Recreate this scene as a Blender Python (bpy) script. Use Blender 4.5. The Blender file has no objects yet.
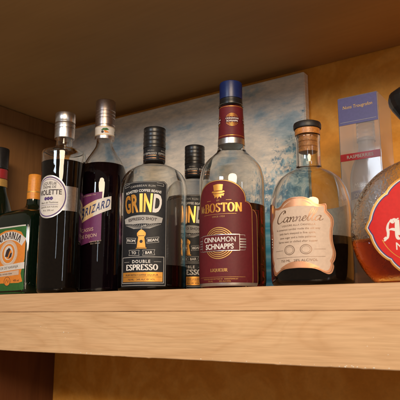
import bpy, bmesh, math, random
from mathutils import Vector, Matrix, geometry
random.seed(7)
PI = math.pi
sc = bpy.context.scene
C = sc.collection

# ------------------------------------------------------------------ materials
MATS = {}
def nodes(name):
    m = bpy.data.materials.new(name); m.use_nodes = True
    nt = m.node_tree
    return m, nt, nt.nodes['Principled BSDF'], nt.nodes['Material Output']
def setp(b, **k):
    for a, v in k.items():
        key = {'col': 'Base Color', 'rough': 'Roughness', 'metal': 'Metallic', 'trans': 'Transmission Weight',
               'ior': 'IOR', 'spec': 'Specular IOR Level', 'coat': 'Coat Weight', 'sss': 'Subsurface Weight'}[a]
        if a == 'col' and len(v) == 3: v = (*v, 1)
        b.inputs[key].default_value = v
def N(nt, t, **k):
    n = nt.nodes.new(t)
    for a, v in k.items():
        if a.startswith('i_'):
            key = a[2:].replace('_', ' ')
            n.inputs[key].default_value = v
        else: setattr(n, a, v)
    return n
def ramp(nt, stops):
    r = nt.nodes.new('ShaderNodeValToRGB'); e = r.color_ramp.elements
    while len(e) < len(stops): e.new(0.5)
    for el, (p, c) in zip(e, stops):
        el.position = p; el.color = (*c, 1) if len(c) == 3 else c
    return r
def coords(nt, scale=(1,1,1), loc=(0,0,0), rot=(0,0,0)):
    tc = nt.nodes.new('ShaderNodeTexCoord'); mp = nt.nodes.new('ShaderNodeMapping')
    mp.inputs['Scale'].default_value = scale; mp.inputs['Location'].default_value = loc; mp.inputs['Rotation'].default_value = rot
    nt.links.new(tc.outputs['Object'], mp.inputs['Vector'])
    return mp.outputs['Vector']
def bump(nt, b, h, strength=.2, dist=.001):
    bp = nt.nodes.new('ShaderNodeBump'); bp.inputs['Strength'].default_value = strength; bp.inputs['Distance'].default_value = dist
    nt.links.new(h, bp.inputs['Height']); nt.links.new(bp.outputs['Normal'], b.inputs['Normal'])
def simple(name, col, rough=.5, metal=0, var=.12, scale=300, bmp=0, spec=.5, coat=0):
    """a plain material with slight procedural variation"""
    m, nt, b, o = nodes(name)
    setp(b, col=col, rough=rough, metal=metal, spec=spec, coat=coat)
    v = coords(nt)
    n = N(nt, 'ShaderNodeTexNoise', i_Scale=scale, i_Detail=4.0); nt.links.new(v, n.inputs['Vector'])
    r = ramp(nt, [(.3, tuple(c*(1-var) for c in col)), (.7, tuple(min(1, c*(1+var)) for c in col))])
    nt.links.new(n.outputs['Fac'], r.inputs['Fac']); nt.links.new(r.outputs['Color'], b.inputs['Base Color'])
    if bmp: bump(nt, b, n.outputs['Fac'], bmp, .0005)
    MATS[name] = m
    return m

def glass(name, col=(1,1,1), ior=1.46, hammered=False, smudge=True):
    m, nt, b, o = nodes(name)
    setp(b, col=col, rough=0.0, trans=1, ior=ior)
    v = coords(nt)
    if smudge:
        n = N(nt, 'ShaderNodeTexNoise', i_Scale=45.0, i_Detail=6.0, i_Roughness=.65); nt.links.new(v, n.inputs['Vector'])
        mr = N(nt, 'ShaderNodeMapRange'); mr.inputs['From Min'].default_value = .45; mr.inputs['From Max'].default_value = .8
        mr.inputs['To Min'].default_value = .0; mr.inputs['To Max'].default_value = .05
        nt.links.new(n.outputs['Fac'], mr.inputs['Value']); nt.links.new(mr.outputs['Result'], b.inputs['Roughness'])
    if hammered:
        vo = N(nt, 'ShaderNodeTexNoise', i_Scale=210.0, i_Detail=1.0, i_Distortion=1.2); nt.links.new(v, vo.inputs['Vector'])
        bump(nt, b, vo.outputs['Fac'], .45, .0012)
    else:
        vo = N(nt, 'ShaderNodeTexNoise', i_Scale=28.0, i_Detail=1.0); nt.links.new(v, vo.inputs['Vector'])
        bump(nt, b, vo.outputs['Fac'], .22, .0016)
    MATS[name] = m
    return m

def absorb(name, col, density):
    m, nt, b, o = nodes(name)
    nt.nodes.remove(b)
    rf = N(nt, 'ShaderNodeBsdfTransparent')
    nt.links.new(rf.outputs[0], o.inputs['Surface'])
    va = N(nt, 'ShaderNodeVolumeAbsorption'); va.inputs['Color'].default_value = (*col, 1); va.inputs['Density'].default_value = density
    nt.links.new(va.outputs[0], o.inputs['Volume'])
    MATS[name] = m
    return m

def wood(name, c0, c1, c2, gscale=(2.2, 30, 30), rough=.45, ringscale=5.0, dist=6, spec=.4, streak=.5, seed=0.0):
    m, nt, b, o = nodes(name)
    setp(b, rough=rough, spec=spec)
    v = coords(nt, gscale, (seed, seed*1.7, seed*.6))
    n1 = N(nt, 'ShaderNodeTexNoise', i_Scale=1.0, i_Detail=3.0, i_Distortion=.6); nt.links.new(v, n1.inputs['Vector'])
    # cathedral figure: contour bands of a smooth stretched noise
    mul = N(nt, 'ShaderNodeMath', operation='MULTIPLY'); mul.inputs[1].default_value = ringscale*2
    nt.links.new(n1.outputs['Fac'], mul.inputs[0])
    sn = N(nt, 'ShaderNodeMath', operation='PINGPONG'); sn.inputs[1].default_value = 1.0
    nt.links.new(mul.outputs[0], sn.inputs[0])
    v2 = coords(nt, tuple(g*(8 if g == min(gscale) else 34) for g in gscale))
    n2 = N(nt, 'ShaderNodeTexNoise', i_Scale=1.0, i_Detail=5.0, i_Roughness=.6); nt.links.new(v2, n2.inputs['Vector'])
    v3 = coords(nt, (3, 6, 6))
    n3 = N(nt, 'ShaderNodeTexNoise', i_Scale=1.0, i_Detail=3.0); nt.links.new(v3, n3.inputs['Vector'])
    r1 = ramp(nt, [(0, c0), (.22, c1), (.8, c2), (1, c1)]); nt.links.new(sn.outputs[0], r1.inputs['Fac'])
    r2 = ramp(nt, [(.3, (.8,.76,.7)), (.65, (1.08,1.06,1.04))]); nt.links.new(n2.outputs['Fac'], r2.inputs['Fac'])
    r3 = ramp(nt, [(.3, (.86,.82,.76)), (.7, (1.1,1.1,1.1))]); nt.links.new(n3.outputs['Fac'], r3.inputs['Fac'])
    mx = N(nt, 'ShaderNodeMix', data_type='RGBA', blend_type='MULTIPLY'); mx.inputs[0].default_value = streak
    nt.links.new(r1.outputs[0], mx.inputs[6]); nt.links.new(r2.outputs[0], mx.inputs[7])
    mx2 = N(nt, 'ShaderNodeMix', data_type='RGBA', blend_type='MULTIPLY'); mx2.inputs[0].default_value = .8
    nt.links.new(mx.outputs[2], mx2.inputs[6]); nt.links.new(r3.outputs[0], mx2.inputs[7])
    nt.links.new(mx2.outputs[2], b.inputs['Base Color'])
    bump(nt, b, n2.outputs['Fac'], .25, .0006)
    MATS[name] = m
    return m

wood('lip_wood', (.725,.465,.262), (.765,.505,.295), (.79,.535,.318), gscale=(2.4, 12, 12), ringscale=8.0, rough=.30, streak=.75)
wood('lip_wood_top', (.68,.425,.24), (.735,.475,.28), (.76,.50,.295), gscale=(2.2, 16, 18), ringscale=6.0, rough=.30, streak=.75, seed=3.3)
wood('board_wood', (.42,.25,.11), (.46,.28,.13), (.44,.26,.12), gscale=(1.5, 14, 14), ringscale=2.5, rough=.45)
wood('ceiling_wood', (.42,.25,.10), (.455,.275,.112), (.435,.26,.105), gscale=(1.2, 5, 5), ringscale=1.2, rough=.6, streak=.25, spec=.25)
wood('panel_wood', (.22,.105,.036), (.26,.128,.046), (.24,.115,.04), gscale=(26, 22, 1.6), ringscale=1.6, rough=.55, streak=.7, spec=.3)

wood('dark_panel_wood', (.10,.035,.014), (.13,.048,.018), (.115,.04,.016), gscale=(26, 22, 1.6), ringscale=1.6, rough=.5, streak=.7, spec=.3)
def ochre():
    m, nt, b, o = nodes('ochre_wall_paint'); setp(b, rough=.6, spec=.3)
    v = coords(nt)
    n1 = N(nt, 'ShaderNodeTexNoise', i_Scale=13.0, i_Detail=2.5, i_Roughness=.55, i_Distortion=1.6); nt.links.new(v, n1.inputs['Vector'])
    n2 = N(nt, 'ShaderNodeTexNoise', i_Scale=130.0, i_Detail=5.0, i_Roughness=.7); nt.links.new(v, n2.inputs['Vector'])
    r1 = ramp(nt, [(.36, (.72,.295,.034)), (.46, (.75,.315,.040)), (.53, (.79,.35,.052)), (.60, (.82,.38,.066))])
    nt.links.new(n1.outputs['Fac'], r1.inputs['Fac'])
    r2 = ramp(nt, [(.3, (.86,.84,.8)), (.7, (1.05,1.05,1.05))]); nt.links.new(n2.outputs['Fac'], r2.inputs['Fac'])
    mx = N(nt, 'ShaderNodeMix', data_type='RGBA', blend_type='MULTIPLY'); mx.inputs[0].default_value = .8
    nt.links.new(r1.outputs[0], mx.inputs[6]); nt.links.new(r2.outputs[0], mx.inputs[7])
    nt.links.new(mx.outputs[2], b.inputs['Base Color'])
    bump(nt, b, n2.outputs['Fac'], .3, .0012)
    MATS['ochre'] = m
ochre()

def canvas_paint():
    m, nt, b, o = nodes('acrylic_seascape'); setp(b, rough=.5, spec=.35)
    L = nt.links.new
    v = coords(nt)
    vs = coords(nt, (9, 1, 17), rot=(0, .22, 0))
    n1 = N(nt, 'ShaderNodeTexNoise', i_Scale=1.0, i_Detail=7.0, i_Roughness=.62, i_Distortion=.1); L(vs, n1.inputs['Vector'])
    cl = ramp(nt, [(.34, (.32,.44,.51)), (.41, (.50,.58,.61)), (.46, (.72,.68,.62)), (.54, (.88,.79,.68)), (.72, (.80,.76,.70))])
    L(n1.outputs['Fac'], cl.inputs['Fac'])
    # brushwork
    vb = coords(nt, (38, 1, 120), rot=(0, .5, 0))
    n2 = N(nt, 'ShaderNodeTexNoise', i_Scale=1.0, i_Detail=4.0, i_Roughness=.7); L(vb, n2.inputs['Vector'])
    br = ramp(nt, [(.35, (.74,.78,.82)), (.62, (1.1,1.08,1.06))]); L(n2.outputs['Fac'], br.inputs['Fac'])
    mx = N(nt, 'ShaderNodeMix', data_type='RGBA', blend_type='MULTIPLY'); mx.inputs[0].default_value = .8
    L(cl.outputs[0], mx.inputs[6]); L(br.outputs[0], mx.inputs[7])
    # the wave: a mass of blue with spray, painted low and rising to the right
    sx = nt.nodes.new('ShaderNodeSeparateXYZ'); L(v, sx.inputs[0])
    # height of the crest: z < a + b*x, x local 0 = right edge, negative to the left
    m1 = N(nt, 'ShaderNodeMath', operation='MULTIPLY_ADD'); L(sx.outputs['X'], m1.inputs[0]); m1.inputs[1].default_value = 1.15; m1.inputs[2].default_value = .272
    m2 = N(nt, 'ShaderNodeMath', operation='SUBTRACT'); L(m1.outputs[0], m2.inputs[0]); L(sx.outputs['Z'], m2.inputs[1])
    n3 = N(nt, 'ShaderNodeTexNoise', i_Scale=62.0, i_Detail=7.0, i_Roughness=.75); L(v, n3.inputs['Vector'])
    n3b = N(nt, 'ShaderNodeMath', operation='MULTIPLY_ADD'); L(n3.outputs['Fac'], n3b.inputs[0]); n3b.inputs[1].default_value = .42; n3b.inputs[2].default_value = -.215
    m3 = N(nt, 'ShaderNodeMath', operation='ADD'); L(m2.outputs[0], m3.inputs[0]); L(n3b.outputs[0], m3.inputs[1])
    mr = N(nt, 'ShaderNodeMapRange'); mr.inputs['From Min'].default_value = -.014; mr.inputs['From Max'].default_value = .030
    L(m3.outputs[0], mr.inputs['Value'])
    n4 = N(nt, 'ShaderNodeTexNoise', i_Scale=34.0, i_Detail=6.0, i_Roughness=.7, i_Distortion=.8); L(v, n4.inputs['Vector'])
    bl = ramp(nt, [(.34, (.04,.11,.19)), (.44, (.10,.23,.34)), (.52, (.24,.40,.50)), (.58, (.42,.56,.62)), (.65, (.66,.69,.68))])
    L(n4.outputs['Fac'], bl.inputs['Fac'])
    mx2 = N(nt, 'ShaderNodeMix', data_type='RGBA'); L(mr.outputs['Result'], mx2.inputs[0])
    L(mx.outputs[2], mx2.inputs[6]); L(bl.outputs[0], mx2.inputs[7])
    # calm turquoise bands near the bottom
    vw = coords(nt, (4, 1, 60))
    n5 = N(nt, 'ShaderNodeTexNoise', i_Scale=1.0, i_Detail=3.0); L(vw, n5.inputs['Vector'])
    tq = ramp(nt, [(.35, (.03,.20,.31)), (.5, (.07,.36,.50)), (.62, (.30,.55,.64)), (.72,(.09,.40,.52))]); L(n5.outputs['Fac'], tq.inputs['Fac'])
    mr2 = N(nt, 'ShaderNodeMapRange'); mr2.inputs['From Min'].default_value = .135; mr2.inputs['From Max'].default_value = .12
    L(sx.outputs['Z'], mr2.inputs['Value'])
    mx3 = N(nt, 'ShaderNodeMix', data_type='RGBA'); L(mr2.outputs['Result'], mx3.inputs[0])
    L(mx2.outputs[2], mx3.inputs[6]); L(tq.outputs[0], mx3.inputs[7])
    L(mx3.outputs[2], b.inputs['Base Color'])
    bump(nt, b, n2.outputs['Fac'], .35, .0009)
    MATS['canvas'] = m
canvas_paint()

glass('clear_glass', (.97,.985,.98))
glass('hammered_glass', (.96,.975,.97), hammered=True)
glass('green_glass', (.10,.26,.13))
simple('dark_green_glass', (.003,.009,.005), .06, var=.3, coat=.6)
glass('clear_plastic', (.985,.985,.99), ior=1.42, smudge=False)
m_ = glass('milky_glass', (.93,.92,.97), smudge=False)
setp(m_.node_tree.nodes['Principled BSDF'], rough=.16, trans=.72)
setp(MATS['clear_plastic'].node_tree.nodes['Principled BSDF'], col=(.97,.97,1.0), rough=.07, trans=.88)
simple('cassis', (.008,.003,.006), .6, var=.3, spec=.0)
simple('coffee_liquid', (.012,.006,.004), .6, var=.3, spec=.0)
simple('coffee_bean_liquid', (.006,.004,.003), .6, var=.3, spec=.0)
simple('dark_spirit', (.010,.006,.004), .6, var=.3, spec=.0)
absorb('amaretto_liquid', (.74,.38,.14), 120)
absorb('cinnamon_liquid', (.84,.14,.07), 75)
simple('black_plastic', (.012,.012,.013), .32, var=.25, bmp=.1)
simple('black_wood', (.018,.015,.014), .45, var=.3, bmp=.2)
simple('blue_plastic', (.007,.020,.11), .35, bmp=.1)
simple('orange_plastic', (.80,.30,.035), .4)
simple('brushed_silver', (.62,.59,.58), .32, 1, bmp=.1)
simple('champagne_metal', (.55,.47,.44), .33, 1, bmp=.1)
simple('cork', (.50,.20,.045), .35, var=.3, scale=600, bmp=.3)
simple('paper_white', (.74,.71,.68), .5, var=.05, bmp=.18)
simple('paper_cream', (.68,.52,.41), .55, var=.06, bmp=.18)
simple('print_black', (.014,.015,.019), .5, var=.15, bmp=.18, spec=.28)
simple('print_dark', (.05,.035,.04), .5, bmp=.18, spec=.28)
simple('print_white', (.82,.80,.78), .5, var=.04, bmp=.18, spec=.28)
simple('print_grey', (.42,.41,.40), .5, var=.08, bmp=.18, spec=.28)
simple('back_cream', (.84,.77,.67), .5, var=.1)
simple('back_paper', (.11,.095,.085), .5, var=.1)
simple('print_maroon', (.135,.014,.020), .5, var=.08, bmp=.18, spec=.28)
simple('print_deep_maroon', (.085,.010,.016), .5, var=.08, bmp=.18, spec=.28)
simple('print_red', (.66,.020,.014), .5, var=.06, bmp=.18, spec=.28)
simple('print_purple', (.16,.035,.145), .5, var=.08, bmp=.18, spec=.28)
simple('print_violet', (.10,.055,.22), .5, var=.08, bmp=.18, spec=.28)
simple('box_violet', (.075,.062,.19), .35, var=.08)
simple('box_red', (.34,.022,.028), .35, var=.08)
simple('print_blue', (.03,.05,.20), .5, var=.1, bmp=.18, spec=.28)
simple('print_orange', (.78,.27,.045), .5, var=.08, bmp=.18, spec=.28)
simple('print_green', (.04,.15,.04), .5, var=.12, bmp=.18, spec=.28)
simple('print_gold', (.66,.40,.12), .5, .6, var=.08, bmp=.18, spec=.28)
simple('foil_gold', (.82,.37,.065), .34, .6, var=.05)
simple('foil_copper', (.80,.38,.20), .42, .65, var=.06)
simple('foil_silver', (.78,.76,.76), .28, .85, var=.05)
simple('foil_bronze', (.20,.105,.06), .30, .6, var=.06)
simple('band_sand', (.80,.60,.36), .42, var=.05, bmp=.18)
simple('speck_paint', (.85,.82,.74), .5)
simple('seam_dark', (.05,.025,.012), .8)

# ------------------------------------------------------------------ object helpers
def tag(o, label=None, cat=None, group=None, kind=None):
    if label: o['label'] = label
    if cat: o['category'] = cat
    if group: o['group'] = group
    if kind: o['kind'] = kind
    return o
def link(name, me, parent=None):
    o = bpy.data.objects.new(name, me); C.objects.link(o)
    if parent: o.parent = parent
    return o
def obj(name, bm, mats, parent=None, smooth=True, angle=35):
    me = bpy.data.meshes.new(name); bm.to_mesh(me); bm.free()
    for m in ([mats] if isinstance(mats, str) else mats): me.materials.append(MATS[m])
    if smooth:
        for p in me.polygons: p.use_smooth = True
        me.set_sharp_from_angle(angle=math.radians(angle))
    return link(name, me, parent)
def empty(name, loc, rz=0):
    o = bpy.data.objects.new(name, None); C.objects.link(o)
    o.location = loc; o.rotation_euler = (0, 0, rz); o.empty_display_size = .02
    return o
def box_bm(bm, x0, x1, y0, y1, z0, z1, bev=0.0, mi=0):
    t = bmesh.new()
    vs = [t.verts.new((x, y, z)) for x in (x0, x1) for y in (y0, y1) for z in (z0, z1)]
    for f in ((0,1,3,2),(4,6,7,5),(0,4,5,1),(2,3,7,6),(0,2,6,4),(1,5,7,3)): t.faces.new([vs[i] for i in f])
    bmesh.ops.recalc_face_normals(t, faces=t.faces)
    if bev: bmesh.ops.bevel(t, geom=list(t.edges), offset=bev, segments=2, affect='EDGES')
    for f in t.faces: f.material_index = mi
    me = bpy.data.meshes.new('tmp'); t.to_mesh(me); t.free(); bm.from_mesh(me); bpy.data.meshes.remove(me)
    return bm
def spline(pts, n=6):
    """Catmull-Rom through points"""
    P = [Vector(p) for p in pts]; P = [P[0]*2-P[1]] + P + [P[-1]*2-P[-2]]
    out = []
    for i in range(1, len(P)-2):
        for k in range(n):
            t = k/n; a, b, c, d = P[i-1], P[i], P[i+1], P[i+2]
            out.append(.5*((2*b)+(c-a)*t+(2*a-5*b+4*c-d)*t*t+(3*b-a-3*c+d)*t**3))
    out.append(P[-2])
    return [tuple(q) for q in out]
def sq(a, b, n, th):
    c, s = math.cos(th), math.sin(th)
    return (a*math.copysign(abs(c)**(2/n), c), b*math.copysign(abs(s)**(2/n), s))
def loft(bm, prof, segs=96, flip=False, close0=True, close1=True):
    """prof rows: (r,z) or (a,b,z,n)"""
    rings = []
    for row in prof:
        if len(row) == 2: a = b = row[0]; z = row[1]; n = 2
        else: a, b, z, n = row
        rings.append([bm.verts.new((*sq(max(a,1e-5), max(b,1e-5), n, 2*PI*k/segs), z)) for k in range(segs)])
    fs = []
    for r0, r1 in zip(rings, rings[1:]):
        for k in range(segs):
            k2 = (k+1) % segs
            fs.append(bm.faces.new((r0[k], r0[k2], r1[k2], r1[k])))
    if close0: fs.append(bm.faces.new(list(reversed(rings[0]))))
    if close1: fs.append(bm.faces.new(rings[-1]))
    up = prof[-1][-1 if len(prof[-1]) == 2 else 2] > prof[0][-1 if len(prof[0]) == 2 else 2]
    if flip == up:
        for f in fs: f.normal_flip()
    return bm
def cut_at(prof, z, above):
    """profile rows above / below height z, with a row interpolated at z (rows (a,b,z,n))"""
    out = []
    for i, r in enumerate(prof):
        if i and (prof[i-1][2]-z)*(r[2]-z) < 0:
            p = prof[i-1]; t = (z-p[2])/(r[2]-p[2])
            out.append(tuple(p[k]+(r[k]-p[k])*t for k in range(4)))
        if (r[2] >= z) == above: out.append(r)
    return out
def full(prof): return [r if len(r) == 4 else (r[0], r[0], r[1], 2) for r in prof]
def rad(prof, z):
    prof = full(prof)
    for p, q in zip(prof, prof[1:]):
        if min(p[2], q[2]) <= z <= max(p[2], q[2]) and p[2] != q[2]:
            t = (z-p[2])/(q[2]-p[2]); return tuple(p[k]+(q[k]-p[k])*t for k in range(4))
    return prof[0] if z < prof[0][2] else prof[-1]

def bottle_glass(root, prof, level, gm, lm, wall=.0026, segs=96, punt=.007):
    """outer wall plus the air space above the liquid; the liquid fills the glass below"""
    prof = full(prof)
    bm = bmesh.new()
    loft(bm, prof, segs)
    inner = [(max(a-wall, .002), max(b-wall, .002), z, n) for a, b, z, n in prof]
    cav = cut_at(inner, level, True)
    cav[-1] = (*cav[-1][:2], cav[-1][2]-.0006, cav[-1][3])
    loft(bm, cav, segs, flip=True)
    obj('glass_body', bm, gm, root)
    if lm:
        lq = [(r[0]-.0002, r[1]-.0002, r[2], r[3]) for r in cut_at(inner, level-.0004, False) if r[2] > punt]
        z0 = lq[0]; lq = [(z0[0]*.9, z0[1]*.9, punt, z0[3])] + lq
        bm = bmesh.new(); loft(bm, lq, segs); obj('liquid', bm, lm, root)

def ribbed(r0, r1, z0, z1, n, d=.0004, bev=.0008, flat=0):
    """cap profile with n horizontal ribs"""
    pts = [(r0*.55, z0), (r0, z0)]
    for i in range(n):
        t0, t1 = i/n, (i+1)/n
        for t, k in ((t0+.15/n, 0), (t0+.6/n, 0), (t0+.75/n, -d), (t1-.1/n, -d)):
            pts.append((r0+(r1-r0)*t+k, z0+(z1-z0)*t))
    pts += [(r1, z1-bev*1.6), (r1-bev*.5, z1-bev*.5), (r1-bev*1.6, z1), (r1*.3, z1)]
    return pts

# ------------------------------------------------------------------ printing on curved surfaces
TXT = {}
def text_mesh(s, bold=0.0, spacing=1.0):
    key = (s, bold, spacing)
    if key in TXT: return TXT[key]
    cu = bpy.data.curves.new('t', 'FONT'); cu.body = s; cu.size = 1; cu.align_x = 'CENTER'; cu.resolution_u = 3
    cu.offset = bold; cu.space_character = spacing
    o = bpy.data.objects.new('t', cu); C.objects.link(o)
    dg = bpy.context.evaluated_depsgraph_get(); dg.update()
    me = bpy.data.meshes.new_from_object(o.evaluated_get(dg))
    vs = [(v.co.x, v.co.y) for v in me.vertices]; fs = [tuple(p.vertices) for p in me.polygons]
    bpy.data.objects.remove(o); bpy.data.curves.remove(cu); bpy.data.meshes.remove(me)
    TXT[key] = (vs, fs)
    return TXT[key]

class Print:
    """a label: flat shapes cut into narrow strips and wrapped onto a bottle wall"""
    def __init__(s, wrap, mats, step=.003):
        s.wrap, s.mats, s.step = wrap, mats, step; s.bm = bmesh.new(); s.n = 0
    def mi(s, m):
        if m not in s.mats: s.mats.append(m)
        return s.mats.index(m)
    def _add(s, vs, fs, m, lvl, cut=True, warp=None):
        t = bmesh.new(); V = [t.verts.new((x, y, 0)) for x, y in vs]
        for f in fs:
            try: t.faces.new([V[i] for i in f])
            except ValueError: pass
        if cut:
            xs = [v[0] for v in vs]; ys = [v[1] for v in vs]
            for ax, a in ((0, xs), (1, ys)):
                st = s.step if ax == 0 else s.step*2
                k = math.ceil(min(a)/st)
                while k*st < max(a):
                    co = [0,0,0]; no = [0,0,0]; co[ax] = k*st; no[ax] = 1
                    bmesh.ops.bisect_plane(t, geom=t.verts[:]+t.edges[:]+t.faces[:], plane_co=co, plane_no=no)
                    k += 1
        s.n += 1
        off = .0002 + lvl*.00009 + (s.n % 12)*.000003
        idx = s.mi(m)
        for f in t.faces:
            if f.normal.z == 0: f.normal_update()
            if f.normal.z < 0: f.normal_flip()
            f.material_index = idx
        for v in t.verts:
            x, y = v.co.x, v.co.y
            if warp: x, y = warp(x, y)
            v.co = s.wrap(x, y, off)
        me = bpy.data.meshes.new('tmp'); t.to_mesh(me); t.free(); s.bm.from_mesh(me); bpy.data.meshes.remove(me)
    def poly(s, pts, m, lvl=0, warp=None):
        P = [Vector((x, y, 0)) for x, y in pts]
        s._add(pts, geometry.tessellate_polygon([P]), m, lvl, True, warp)
    def rect(s, x0, x1, y0, y1, m, lvl=0, warp=None): s.poly([(x0,y0),(x1,y0),(x1,y1),(x0,y1)], m, lvl, warp)
    def disc(s, x, y, r, m, lvl=0, n=40, ry=None, warp=None):
        s.poly([(x+r*math.cos(2*PI*k/n), y+(ry or r)*math.sin(2*PI*k/n)) for k in range(n)], m, lvl, warp)
    def stroke(s, pts, w, m, lvl=1, closed=False, nib=None, warp=None):
        """w: width or function(direction angle)"""
        P = [Vector(p) for p in pts]
        if closed: P = P + [P[0]]
        if not callable(w) and len(P) < 12:
            Q = [P[0]]
            for a, b in zip(P, P[1:]):
                if (b-a).length > 3*w:
                    e = (b-a).normalized()*w*.55; k = max(1, math.ceil((b-a).length/.002))
                    Q += [a+e+(b-a-2*e)*i/k for i in range(k+1)]
                Q.append(b)
            P = Q
        L, R = [], []
        for i, p in enumerate(P):
            if closed and i in (0, len(P)-1): d = (P[1]-P[0]).normalized() + (P[-1]-P[-2]).normalized()
            else: d = (P[min(i+1, len(P)-1)]-P[max(i-1, 0)])
            if d.length < 1e-9: d = Vector((1, 0))
            d.normalize(); n = Vector((-d.y, d.x))
            ww = (w(math.atan2(d.y, d.x)) if callable(w) else w)/2
            L.append(p+n*ww); R.append(p-n*ww)
        vs = [tuple(q) for q in L+R]; k = len(P)
        fs = [(i, k+i, k+i+1, i+1) for i in range(k-1)]
        s._add(vs, fs, m, lvl, False, warp)
    def text(s, t, x, y, size, m, lvl=2, sx=1, bold=.0, spacing=1, warp=None, slope=0, shear=0):
        if 'M' in t and bold:   # the M closes up when its outline is swelled: overprint it instead
            for d in (-1, 0, 1): s.text(t, x+d*bold*.8*size*sx, y, size, m, lvl, sx, 0, spacing, warp, slope, shear)
            return
        vs, fs = text_mesh(t, bold, spacing)
        V = [(x+(a+shear*b)*size*sx, y+b*size+a*size*sx*slope) for a, b in vs]
        s._add(V, fs, m, lvl, False, warp)
    def build(s, name, parent, label=None):
        o = obj(name, s.bm, s.mats, parent, smooth=True, angle=60)
        if label: o['label'] = label
        return o
def arcline(cx, cy, rx, ry, a0, a1, n=14):
    return [(cx+rx*math.cos(math.radians(a0+(a1-a0)*k/n)), cy+ry*math.sin(math.radians(a0+(a1-a0)*k/n))) for k in range(n+1)]
def round_wrap(prof, rref):
    def f(u, v, off):
        r = rad(prof, v)[0]+off; th = -PI/2+u/rref
        return (r*math.cos(th), r*math.sin(th), v)
    return f
def flat_wrap(prof):
    def f(u, v, off):
        a, b, z, n = rad(prof, v)
        q = min(abs(u/a), .999)
        return (u, -b*(1-q**n)**(1/n)-off, v)
    return f
def arc_warp(cx, cy, R):
    """bend a baseline upward-convex round (cx, cy-R)"""
    def f(x, y):
        th = (x-cx)/R; r = R+(y-cy)
        return (cx+r*math.sin(th), cy-R+r*math.cos(th))
    return f

# serif capitals drawn with a contrast pen
def A_(*a): return arcline(*a)
GL = {
 'A': (.8, [[(.05,0),(.4,1)], [(.38,1),(.75,0)], [(.2,.34),(.62,.34)]], [(.05,0),(.75,0)]),
 'B': (.72, [[(.15,0),(.15,1)], [(.15,.98)]+A_(.38,.75,.22,.235,90,-90)+[(.15,.52)], [(.15,.52)]+A_(.40,.27,.26,.25,90,-90)+[(.15,.02)]], [(.1,0),(.1,1)]),
 'C': (.75, [A_(.42,.5,.34,.48,45,315,22)], []),
 'D': (.8, [[(.15,0),(.15,1)], [(.15,.98)]+A_(.36,.5,.34,.48,90,-90,20)+[(.15,.02)]], [(.1,0),(.1,1)]),
 'E': (.68, [[(.15,0),(.15,1)], [(.15,.98),(.58,.98)], [(.15,.52),(.48,.52)], [(.15,.02),(.6,.02)], [(.58,.98),(.58,.82)], [(.6,.02),(.6,.2)]], [(.1,0),(.1,1)]),
 'I': (.36, [[(.18,0),(.18,1)]], [(.18,0),(.18,1)]),
 'J': (.5, [[(.34,1),(.34,.2)]+A_(.2,.16,.14,.16,0,-160,10)], [(.34,1)]),
 'L': (.62, [[(.15,0),(.15,1)], [(.15,.02),(.55,.02)], [(.55,.02),(.55,.22)]], [(.1,0),(.15,1)]),
 'M': (.98, [[(.14,0),(.14,1)], [(.14,1),(.47,.1)], [(.47,.1),(.82,1)], [(.84,0),(.84,1)]], [(.14,0),(.84,0),(.1,1),(.88,1)]),
 'N': (.84, [[(.15,0),(.15,1)], [(.15,1),(.7,0)], [(.7,0),(.7,1)]], [(.15,0),(.1,1),(.7,1)]),
 'O': (.82, [A_(.41,.5,.33,.48,0,360,28)], []),
 'Q': (.82, [A_(.41,.5,.33,.48,0,360,28), [(.45,.2),(.75,-.15)]], []),
 'P': (.66, [[(.15,0),(.15,1)], [(.15,.98)]+A_(.36,.73,.23,.25,90,-90)+[(.15,.48)]], [(.15,0),(.1,1)]),
 'R': (.76, [[(.15,0),(.15,1)], [(.15,.98)]+A_(.36,.74,.23,.24,90,-90)+[(.15,.5)], [(.38,.5),(.68,0)]], [(.15,0),(.1,1),(.68,0)]),
 'S': (.62, [spline([(.5,.8),(.44,.93),(.3,.98),(.14,.9),(.11,.75),(.2,.6),(.36,.5),(.5,.36),(.5,.17),(.38,.04),(.22,.02),(.1,.12),(.07,.24)], 3)], []),
 'T': (.74, [[(.37,0),(.37,1)], [(.06,.98),(.68,.98)], [(.06,.98),(.06,.8)], [(.68,.98),(.68,.8)]], [(.37,0)]),
 'U': (.8, [[(.14,1),(.14,.3)]+A_(.4,.28,.26,.27,180,360,14)+[(.66,1)]], [(.14,1),(.66,1)]),
 'Y': (.74, [[(.37,0),(.37,.45)], [(.37,.45),(.08,1)], [(.37,.45),(.66,1)]], [(.37,0),(.08,1),(.66,1)]),
 'r': (.46, [[(.14,0),(.14,.66)], [(.14,.45)]+A_(.3,.45,.14,.2,150,50,6)], [(.14,0)]),
 '.': (.28, [[(.1,.0),(.1,.12)], [(.14,0),(.14,.12)]], []),
 ' ': (.4, [], []),
}
def serif(P, s, x, y, h, m, lvl=2, sx=1.0, thick=.17, thin=.055, gap=.08, warp=None, slope=0):
    w = sum(GL[c][0]+gap for c in s)-gap; cx = x-w*h*sx/2
    for c in s:
        adv, strokes, sf = GL[c]
        def T(p): return (cx+p[0]*h*sx, y+p[1]*h+(cx+p[0]*h*sx-x)*slope)
        for st in strokes:
            if len(st) == 2:
                a, b = st; k = 3; st = [(a[0]+(b[0]-a[0])*i/k, a[1]+(b[1]-a[1])*i/k) for i in range(k+1)]
            P.stroke([T(p) for p in st], lambda a: h*(thin+(thick*sx-thin)*abs(math.sin(a))**1.5), m, lvl, warp=warp)
        for p in sf:
            q = T(p); e = .14*h*sx; d = (.025*h if p[1] < .5 else -.025*h)
            P.stroke([(q[0]-e, q[1]+d-e*slope), (q[0], q[1]+d), (q[0]+e, q[1]+d+e*slope)], h*.05, m, lvl, warp=warp)
        cx += (adv+gap)*h*sx

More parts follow.
